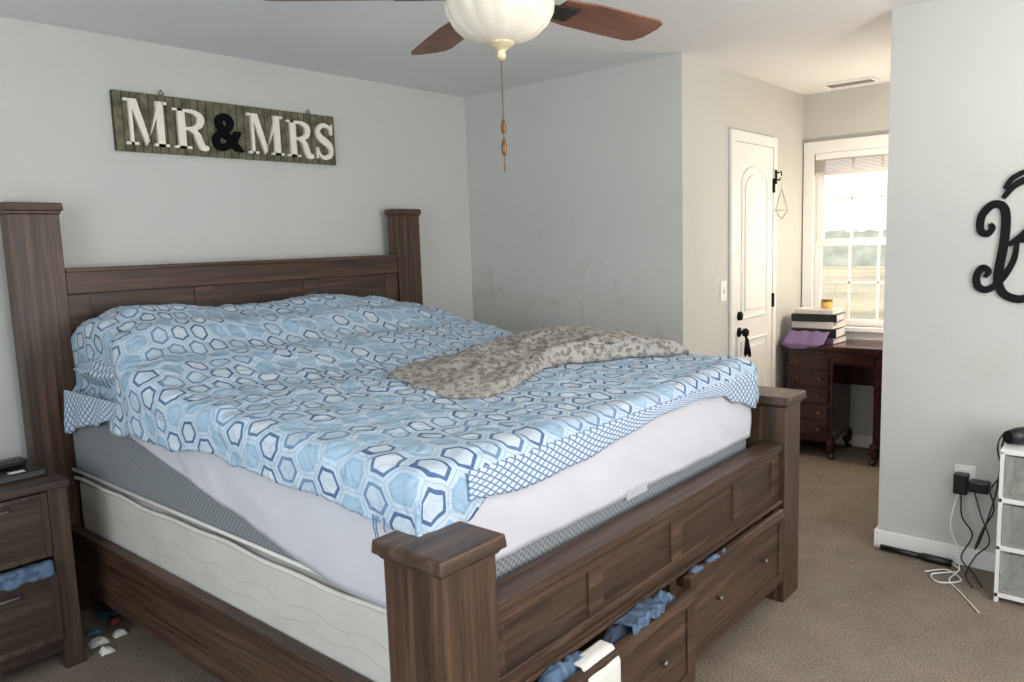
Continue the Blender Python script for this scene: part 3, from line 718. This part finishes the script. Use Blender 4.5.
for k in range(5):
    an=math.radians(-8+72*k);ca,sa=math.cos(an),math.sin(an)
    pts=[(.20,-.055),(.30,-.068),(.45,-.072),(.57,-.072),(.600,-.062),(.614,-.03),(.616,.03),(.602,.062),(.57,.072),(.45,.072),(.30,.068),(.20,.055)]
    pt=math.radians(-10)
    def fn(u,v,dd):
        z=2.112+v*math.sin(pt)+dd;vv=v*math.cos(pt)
        return (FX+u*ca-vv*sa,FY+u*sa+vv*ca,z)
    mk('fan_blade',B().prism(pts,fn,0,.006),fan_wood,parent=fan,bevel=.002)
    mk('blade_bracket',B().prism([(.10,-.018),(.2,-.03),(.27,-.035),(.27,.035),(.2,.03),(.10,.018)],fn,-.006,0),bronze,parent=fan)
ch=B()
def chain(x,y,z0,z1):
    n=int((z0-z1)/.007)
    for i in range(n):
        z=z0-i*.007;ch.lathe((x,y,z),[(.0005,-.0028),(.0026,0),(.0005,.0028)],6)
qx,qy=.0022,.0019
chain(FX+qx,FY+qy,1.956,1.80);chain(FX-qx,FY-qy,1.956,1.675)
mk('pull_chain',ch,brass,parent=fan)
mk('chain_fob',B().lathe((FX+qx*3,FY+qy*3,1.788),[(.001,-.022),(.007,-.013),(.0075,0),(.004,.016),(.001,.022)],14),brass,parent=fan)
mk('chain_fob',B().lathe((FX-qx,FY-qy,1.735),[(.001,-.026),(.007,-.016),(.0085,0),(.005,.016),(.001,.022)],14),brass,parent=fan)
mk('chain_fob',B().lathe((FX-qx,FY-qy,1.680),[(.001,-.012),(.003,-.008),(.0025,.005),(.001,.012)],14),brass,parent=fan)
# ------------------------------------------------------------ desk
dsk=empty('desk',(3.85,-2.05,0),'glossy dark cherry desk with drawer pedestals and cabriole feet','desk')
mk('desktop',B().box((3.61,-2.52,.73),(4.05,-1.60,.758)).box((3.62,-2.51,.715),(4.05,-1.61,.73)),cherry_y,parent=dsk,bevel=.006)
for y0,y1 in((-1.935,-1.63),(-2.49,-2.185)):
    bd=mk('pedestal',B().box((3.655,y0,.13),(4.03,y1,.715)).box((3.645,y0-.006,.11),(4.035,y1+.006,.14)),cherry,parent=dsk,bevel=.003)
    for i in range(5):
        z0=.150+i*.112
        dd=mk('drawer',B().box((3.638,y0+.022,z0),(3.656,y1-.022,z0+.094)),cherry_y,parent=bd,bevel=.005)
        for yy in(y0+.08,y1-.08):
            mk('knob',B().lathe((3.638,yy,z0+.048),[(.001,-.022),(.011,-.019),(.012,-.012),(.005,-.006),(.005,0)],10,axis='x'),brass,parent=dd)
    for xx,sx in((3.67,-1),(4.01,1)):
        for yy,sy in((y0+.015,-1),(y1-.015,1)):
            mk('leg',B().tube(crom([(xx,yy,.13),(xx+.008*sx,yy+.008*sy,.09),(xx-.0*sx,yy,.045),(xx+.012*sx,yy+.012*sy,.012),(xx+.02*sx,yy+.02*sy,.0)],4),[.03]*4+[.028]*4+[.016]*4+[.02]*4+[.02],10),cherry,parent=bd)
mk('apron',B().box((3.64,-2.19,.64),(3.66,-1.93,.715)),cherry_y,parent=dsk,bevel=.003)
mk('back_panel',B().box((4.0,-2.19,.45),(4.015,-1.93,.715)),cherry_y,parent=dsk)
purple=plain('purple_paper',sr(122,100,144),.7);pinkw=plain('white_card',sr(225,220,215),.6)
def book(x0,x1,y0,y1,z0,z1,cov,label,tilt=0,cat='book'):
    e=empty('book',((x0+x1)/2,(y0+y1)/2,z0),label,cat,group='books stacked on the desk')
    t=.004
    mk('cover',B().box((x0,y0,z0),(x1,y1,z0+t)).box((x0,y0,z1-t),(x1,y1,z1)).box((x0,y0,z0+t),(x0+t,y1,z1-t)),cov,parent=e,bevel=.001)
    mk('pages',B().box((x0+t,y0+.004,z0+t),(x1-.005,y1-.004,z1-t)),whitecloth,parent=e)
    e.rotation_euler=(0,0,math.radians(tilt))
book(3.70,3.93,-1.93,-1.66,.7595,.80,purple,'thick purple book at the bottom of the desk stack',-4)
book(3.69,3.93,-1.93,-1.64,.8005,.86,blackp,'thick black binder in the desk stack',3)
book(3.70,3.93,-1.92,-1.65,.8605,.905,pinkw,'white covered book in the desk stack',-3)
book(3.69,3.92,-1.93,-1.64,.9055,.955,blackp,'black covered book in the desk stack',4)
book(3.71,3.92,-1.91,-1.66,.9555,.985,pinkw,'thin white book on top of the desk stack',0)
mk('purple_cloth',B().grid(24,18,lambda u,v:(3.685-.085*min(1,v*1.6)-.006*math.sin(u*9),-1.63-.27*u+.02*v,.765+.075*(1-min(1,v*1.6))-.10*max(0,v-.62)*(1-1.6*abs(u-.4))+.004*math.sin(u*20))),purple,label='folded purple cloth hanging over the desk edge',cat='cloth',solid=.005,fixn=False)
jar=empty('candle_jar',(3.80,-1.84,.9855),'small yellow candle jar standing on the book stack','candle')
mk('jar',B().lathe((3.80,-1.84,.986),[(.001,0),(.034,0),(.038,.006),(.038,.042),(.034,.048),(.001,.048)],24),plain('yellow_wax_glass',sr(205,170,90),.2,var=.1),parent=jar)
mk('lid',B().lathe((3.80,-1.84,1.034),[(.001,0),(.036,0),(.036,.012),(.001,.014)],24),brass,parent=jar)
tlp=empty('fill_lamp',(3.86,-2.43,.7585),'added unseen lamp brightening the alcove','table lamp')  # lamp added out of view on the desk to brighten the alcove
mk('base',B().lathe((3.86,-2.43,.7585),[(.001,0),(.06,0),(.06,.012),(.015,.02),(.012,.06),(.03,.12),(.012,.18),(.008,.26),(.001,.26)],24),white,parent=tlp)
mk('lamp_shade',B().lathe((3.86,-2.43,1.00),[(.085,0),(.055,.13),(.053,.13),(.083,0)],32),white,parent=tlp)
pl=bpy.data.lights.new('fill_light','POINT');pl.energy=22;pl.color=(1,.83,.66);pl.shadow_soft_size=.06
po=bpy.data.objects.new('fill_light',pl);col.objects.link(po);po.location=(3.60,-2.42,1.50)  # added warm fill, set apart from the lamp body
# ------------------------------------------------------------ monogram
def mp(px,py):return (-2.945-(px-978)*.0033,1.634+(px-978)*.0009-(py-172)*.0036)
mon=B()
def ms_(pts,w,off=0):
    p=sm2([mp(*q) for q in pts],8);nn=len(p)
    wl=[w*(.5+.5*math.sin(math.pi*min(1,max(0,i/(nn-1))))**.6) for i in range(nn)]
    mon.stroke(p,wl,lambda u,v,dd:(dd,u,v),XB-.0006,XB-.011-off)
ms_([(991,213),(994,219),(988,224),(981,217),(982,201),(993,192),(1004,197),(1008,212),(1007,240),(1003,268),(1003,285),(1011,300),(1030,309),(1050,300),(1058,277),(1048,252),(1025,241),(1012,243)],.034)
ms_([(1012,243),(1030,233),(1046,215),(1046,192),(1034,176),(1016,177),(1004,188)],.031,.001)
ms_([(988,274),(992,268),(985,262),(979,270),(981,283),(992,289),(1006,281),(1018,262),(1021,241)],.029,.002)
ms_([(1005,178),(1014,168),(1034,164)],.020,.002)
mk('monogram',mon,black,label='black metal curly letter B monogram on the wall',cat='wall decoration')
# ------------------------------------------------------------ outlet, chargers, cords
ol=empty('wall_outlet',(XB-.003,-2.935,.34),'white electrical outlet plate low on the wall','outlet')
mk('outlet_plate',B().box((XB-.006,-2.975,.335),(XB-.0005,-2.895,.455)),white,parent=ol,bevel=.002)
mk('socket',B().box((XB-.009,-2.952,.40),(XB-.005,-2.918,.44)).box((XB-.009,-2.952,.35),(XB-.005,-2.918,.39)),white,parent=ol,bevel=.002)
pa=empty('power_adapter',(XB-.04,-2.96,.32),'black plug-in power adapter in the wall outlet','charger')
mk('body',B().box((XB-.06,-2.955,.335),(XB-.0095,-2.90,.425)),blackp,parent=pa,bevel=.006,seg=3)
pa2=empty('power_adapter',(XB-.04,-3.0,.34),'black power adapter brick hanging beside the outlet','charger')
mk('body',B().box((XB-.07,-3.035,.355),(XB-.015,-2.962,.405)),blackp,parent=pa2,bevel=.006,seg=3)
def cable(par,pts,r,mat,label=None):
    return mk('power_cord',B().tube(crom(pts,10),r,6),mat,parent=par,label=label)
wm=plain('white_plastic',sr(225,225,222),.4,var=.02)
cable(pa,[(XB-.04,-2.93,.335),(XB-.06,-2.94,.24),(XB-.05,-2.98,.16),(XB-.10,-2.95,.07),(XB-.12,-3.0,.02),(2.10,-3.05,.006)],.0035,blackp)
cable(pa2,[(XB-.045,-3.03,.38),(XB-.08,-3.06,.30),(XB-.07,-3.02,.20),(XB-.10,-3.0,.12),(XB-.14,-3.03,.2),(XB-.10,-3.07,.4),(XB-.12,-3.085,.6),(XB-.15,-3.11,.655)],.0035,blackp)
cable(pa2,[(XB-.03,-3.04,.38),(XB-.05,-3.075,.46),(XB-.06,-3.06,.56),(XB-.1,-3.08,.63),(XB-.12,-3.13,.66)],.003,blackp)
cable(pa2,[(XB-.05,-2.98,.36),(XB-.07,-3.01,.27),(XB-.09,-3.05,.16),(XB-.08,-3.0,.08),(XB-.16,-2.98,.02),(2.08,-3.02,.006)],.003,blackp)
cable(pa,[(XB-.05,-2.92,.335),(XB-.08,-2.90,.2),(XB-.07,-2.93,.1),(XB-.14,-2.95,.03),(2.1,-2.93,.006),(2.0,-2.99,.005),(1.85,-3.08,.005)],.003,wm,'thin white charging cord')
wand=empty('curling_wand',(2.26,-2.75,0),'black cylindrical curling wand lying along the baseboard','curling iron')
mk('barrel',B().tube([(2.275,-2.61,.018),(2.265,-2.78,.018)],.013,14),blackp,parent=wand)
mk('handle',B().tube([(2.265,-2.78,.018),(2.262,-2.80,.019),(2.255,-2.91,.019)],[.014,.018,.017],14),blackp,parent=wand)
cable(wand,[(2.255,-2.91,.018),(2.22,-2.945,.006),(2.12,-2.86,.006),(2.05,-2.90,.006),(2.12,-2.97,.006),(2.2,-2.90,.007),(2.13,-2.83,.006)],.0035,wm,'white cord coiled on the carpet')
# ------------------------------------------------------------ plastic drawer unit
ux0,ux1,uy0,uy1=2.0,2.27,-3.46,-3.105
un=empty('plastic_drawer_unit',((ux0+ux1)/2,(uy0+uy1)/2,0),'white plastic storage tower with clear drawers by the wall','storage drawers')
fr=B()
for z in(0.03,.225,.42,.615):fr.box((ux0,uy0,z-.010),(ux1,uy1,z+.010))
for yy in(uy0,uy1-.016):
    for xx in(ux0,ux1-.016):fr.box((xx,yy,.0),(xx+.016,yy+.016,.615))
mk('frame',fr,wm,parent=un,bevel=.003)
mk('back_panel',B().box((ux1-.006,uy0,.03),(ux1,uy1,.605)),plain('frosted_plastic',sr(156,158,152),.4),parent=un)
clr,nt,b_=newmat('clear_plastic');b_.inputs['Base Color'].default_value=rgb(sr(182,186,180));b_.inputs['Roughness'].default_value=.2;b_.inputs['Alpha'].default_value=.30
inner=[plain('drawer_stuff_a',sr(120,116,108),.8,var=.7,scale=30),plain('drawer_stuff_b',sr(64,62,62),.8,var=.6,scale=26),plain('drawer_stuff_c',sr(146,140,126),.8,var=.6,scale=30)]
for i,z in enumerate((.045,.24,.435)):
    dr=mk('drawer',B().box((ux0-.006,uy0+.02,z),(ux0-.002,uy1-.02,z+.165)).box((ux0-.002,uy0+.022,z),(ux1-.02,uy0+.026,z+.15)).box((ux0-.002,uy1-.026,z),(ux1-.02,uy1-.022,z+.15)).box((ux0-.002,uy0+.026,z),(ux1-.02,uy1-.026,z+.004)),clr,parent=un)
    mk('drawer_handle',B().box((ux0-.014,uy0+.11,z+.135),(ux0-.006,uy1-.11,z+.148)),wm,parent=dr,bevel=.003)
    pile('drawer_contents',ux0+.02,ux1-.03,uy0+.035,uy1-.035,z+.006,.09,inner[i],'mixed odds and ends inside a clear plastic drawer','household items',seed=40+i)
sp=empty('hair_dryer',(2.12,-3.19,.628),'black hair dryer lying on the plastic drawer unit','hair dryer')
mk('body',B().tube([(2.06,-3.12,.660),(2.10,-3.15,.662),(2.18,-3.22,.664),(2.22,-3.26,.662)],[.026,.034,.036,.028],16),blackp,parent=sp)
mk('handle',B().tube([(2.15,-3.19,.645),(2.09,-3.25,.643),(2.05,-3.30,.643)],[.018,.016,.017],12),blackp,parent=sp)
# ------------------------------------------------------------ frames on solid walls, added around unseen area lights
def light_frame(name,lo,hi,axis):
    b=B();t=.07
    if axis=='x':
        x=XW
        b.box((x+.0005,lo[0]-t,lo[1]-t),(x+.02,lo[0],hi[1]+t)).box((x+.0005,hi[0],lo[1]-t),(x+.02,hi[0]+t,hi[1]+t)).box((x+.0005,lo[0],hi[1]),(x+.02,hi[0],hi[1]+t)).box((x+.0005,lo[0],lo[1]-t),(x+.03,hi[0],lo[1]))
    else:
        y=YS
        b.box((lo[0]-t,y+.0005,lo[1]-t),(lo[0],y+.02,hi[1]+t)).box((hi[0],y+.0005,lo[1]-t),(hi[0]+t,y+.02,hi[1]+t)).box((lo[0],y+.0005,hi[1]),(hi[0],y+.02,hi[1]+t)).box((lo[0],y+.0005,lo[1]-t),(hi[0],y+.03,lo[1]))
    st(name,b,white,bevel=.003)
light_frame('light_frame_west',(-3.6,.7),(-1.6,2.1),'x');light_frame('light_frame_south',(-1.2,.7),(1.4,2.1),'y')
def area(name,loc,rot,sx,sy,e,c):
    l=bpy.data.lights.new(name,'AREA');l.shape='RECTANGLE';l.size=sx;l.size_y=sy;l.energy=e;l.color=c
    o=bpy.data.objects.new(name,l);col.objects.link(o);o.location=loc;o.rotation_euler=rot;return o
area('wall_area_light',(XW+.05,-2.6,1.4),(0,math.radians(-90),0),1.4,2.0,54,(.86,.94,1))
area('wall_area_light',(.1,YS+.05,1.4),(math.radians(90),0,0),2.6,1.4,76,(.985,.985,.99))
def uplight(x,y,e,c):  # lamp added behind the camera view to lift the ceiling brightness
    t=empty('fill_uplight',(x,y,0),'added unseen torchiere floor lamp throwing light upward','floor lamp')
    mk('base',B().lathe((x,y,0),[(.001,0),(.13,0),(.13,.02),(.02,.03),(.012,.05),(.012,1.25)],24),white,parent=t)
    mk('lamp_shade',B().lathe((x,y,1.25),[(.012,0),(.05,.01),(.13,.09),(.15,.12),(.145,.12),(.125,.09),(.04,.02),(.001,.02)],32),white,parent=t)
    l=bpy.data.lights.new('fill_light','AREA');l.shape='DISK';l.size=.25;l.energy=e;l.color=c
    o=bpy.data.objects.new('fill_light',l);col.objects.link(o);o.location=(x,y,1.36);o.rotation_euler=(math.radians(180),0,0)
uplight(-.6,-4.7,15,(.95,.97,1));uplight(.95,-4.0,25,(1,.90,.80))
s=bpy.data.lights.new('sun','SUN');s.energy=13;s.color=(1,.85,.68);s.angle=.02
so=bpy.data.objects.new('sun',s);col.objects.link(so)
so.rotation_euler=Vector((-.5,-.75,-.34)).to_track_quat('-Z','Y').to_euler()
wd=bpy.data.worlds.new('World');sc.world=wd;wd.use_nodes=True;nt=wd.node_tree;bg=nt.nodes['Background']
tc=nt.nodes.new('ShaderNodeTexCoord');sx=nt.nodes.new('ShaderNodeSeparateXYZ');L(nt,tc.outputs['Generated'],sx.inputs[0])
cr=nt.nodes.new('ShaderNodeValToRGB');e=cr.color_ramp.elements;e[0].position=.0;e[0].color=(.95,.95,.95,1);e[1].position=.6;e[1].color=(.72,.82,.95,1)
L(nt,sx.outputs['Z'],cr.inputs['Fac']);L(nt,cr.outputs['Color'],bg.inputs['Color']);bg.inputs['Strength'].default_value=1.5
# ------------------------------------------------------------ camera
from mathutils import Matrix
yw,pt,rl=math.radians(40.76),math.radians(7.167),math.radians(-1.923)
F=Vector((math.cos(yw)*math.cos(pt),math.sin(yw)*math.cos(pt),-math.sin(pt)));R=F.cross(Vector((0,0,1))).normalized();U=R.cross(F)
R2=R*math.cos(rl)+U*math.sin(rl);U2=-R*math.sin(rl)+U*math.cos(rl)
cd=bpy.data.cameras.new('camera');cd.sensor_width=36;cd.lens=767.457/1024*36;cd.clip_start=.05;cd.clip_end=300
co=bpy.data.objects.new('camera',cd);col.objects.link(co)
M=Matrix((R2,U2,-F)).transposed().to_4x4();M.translation=Vector((-1.435,-3.573,1.479));co.matrix_world=M
sc.camera=co
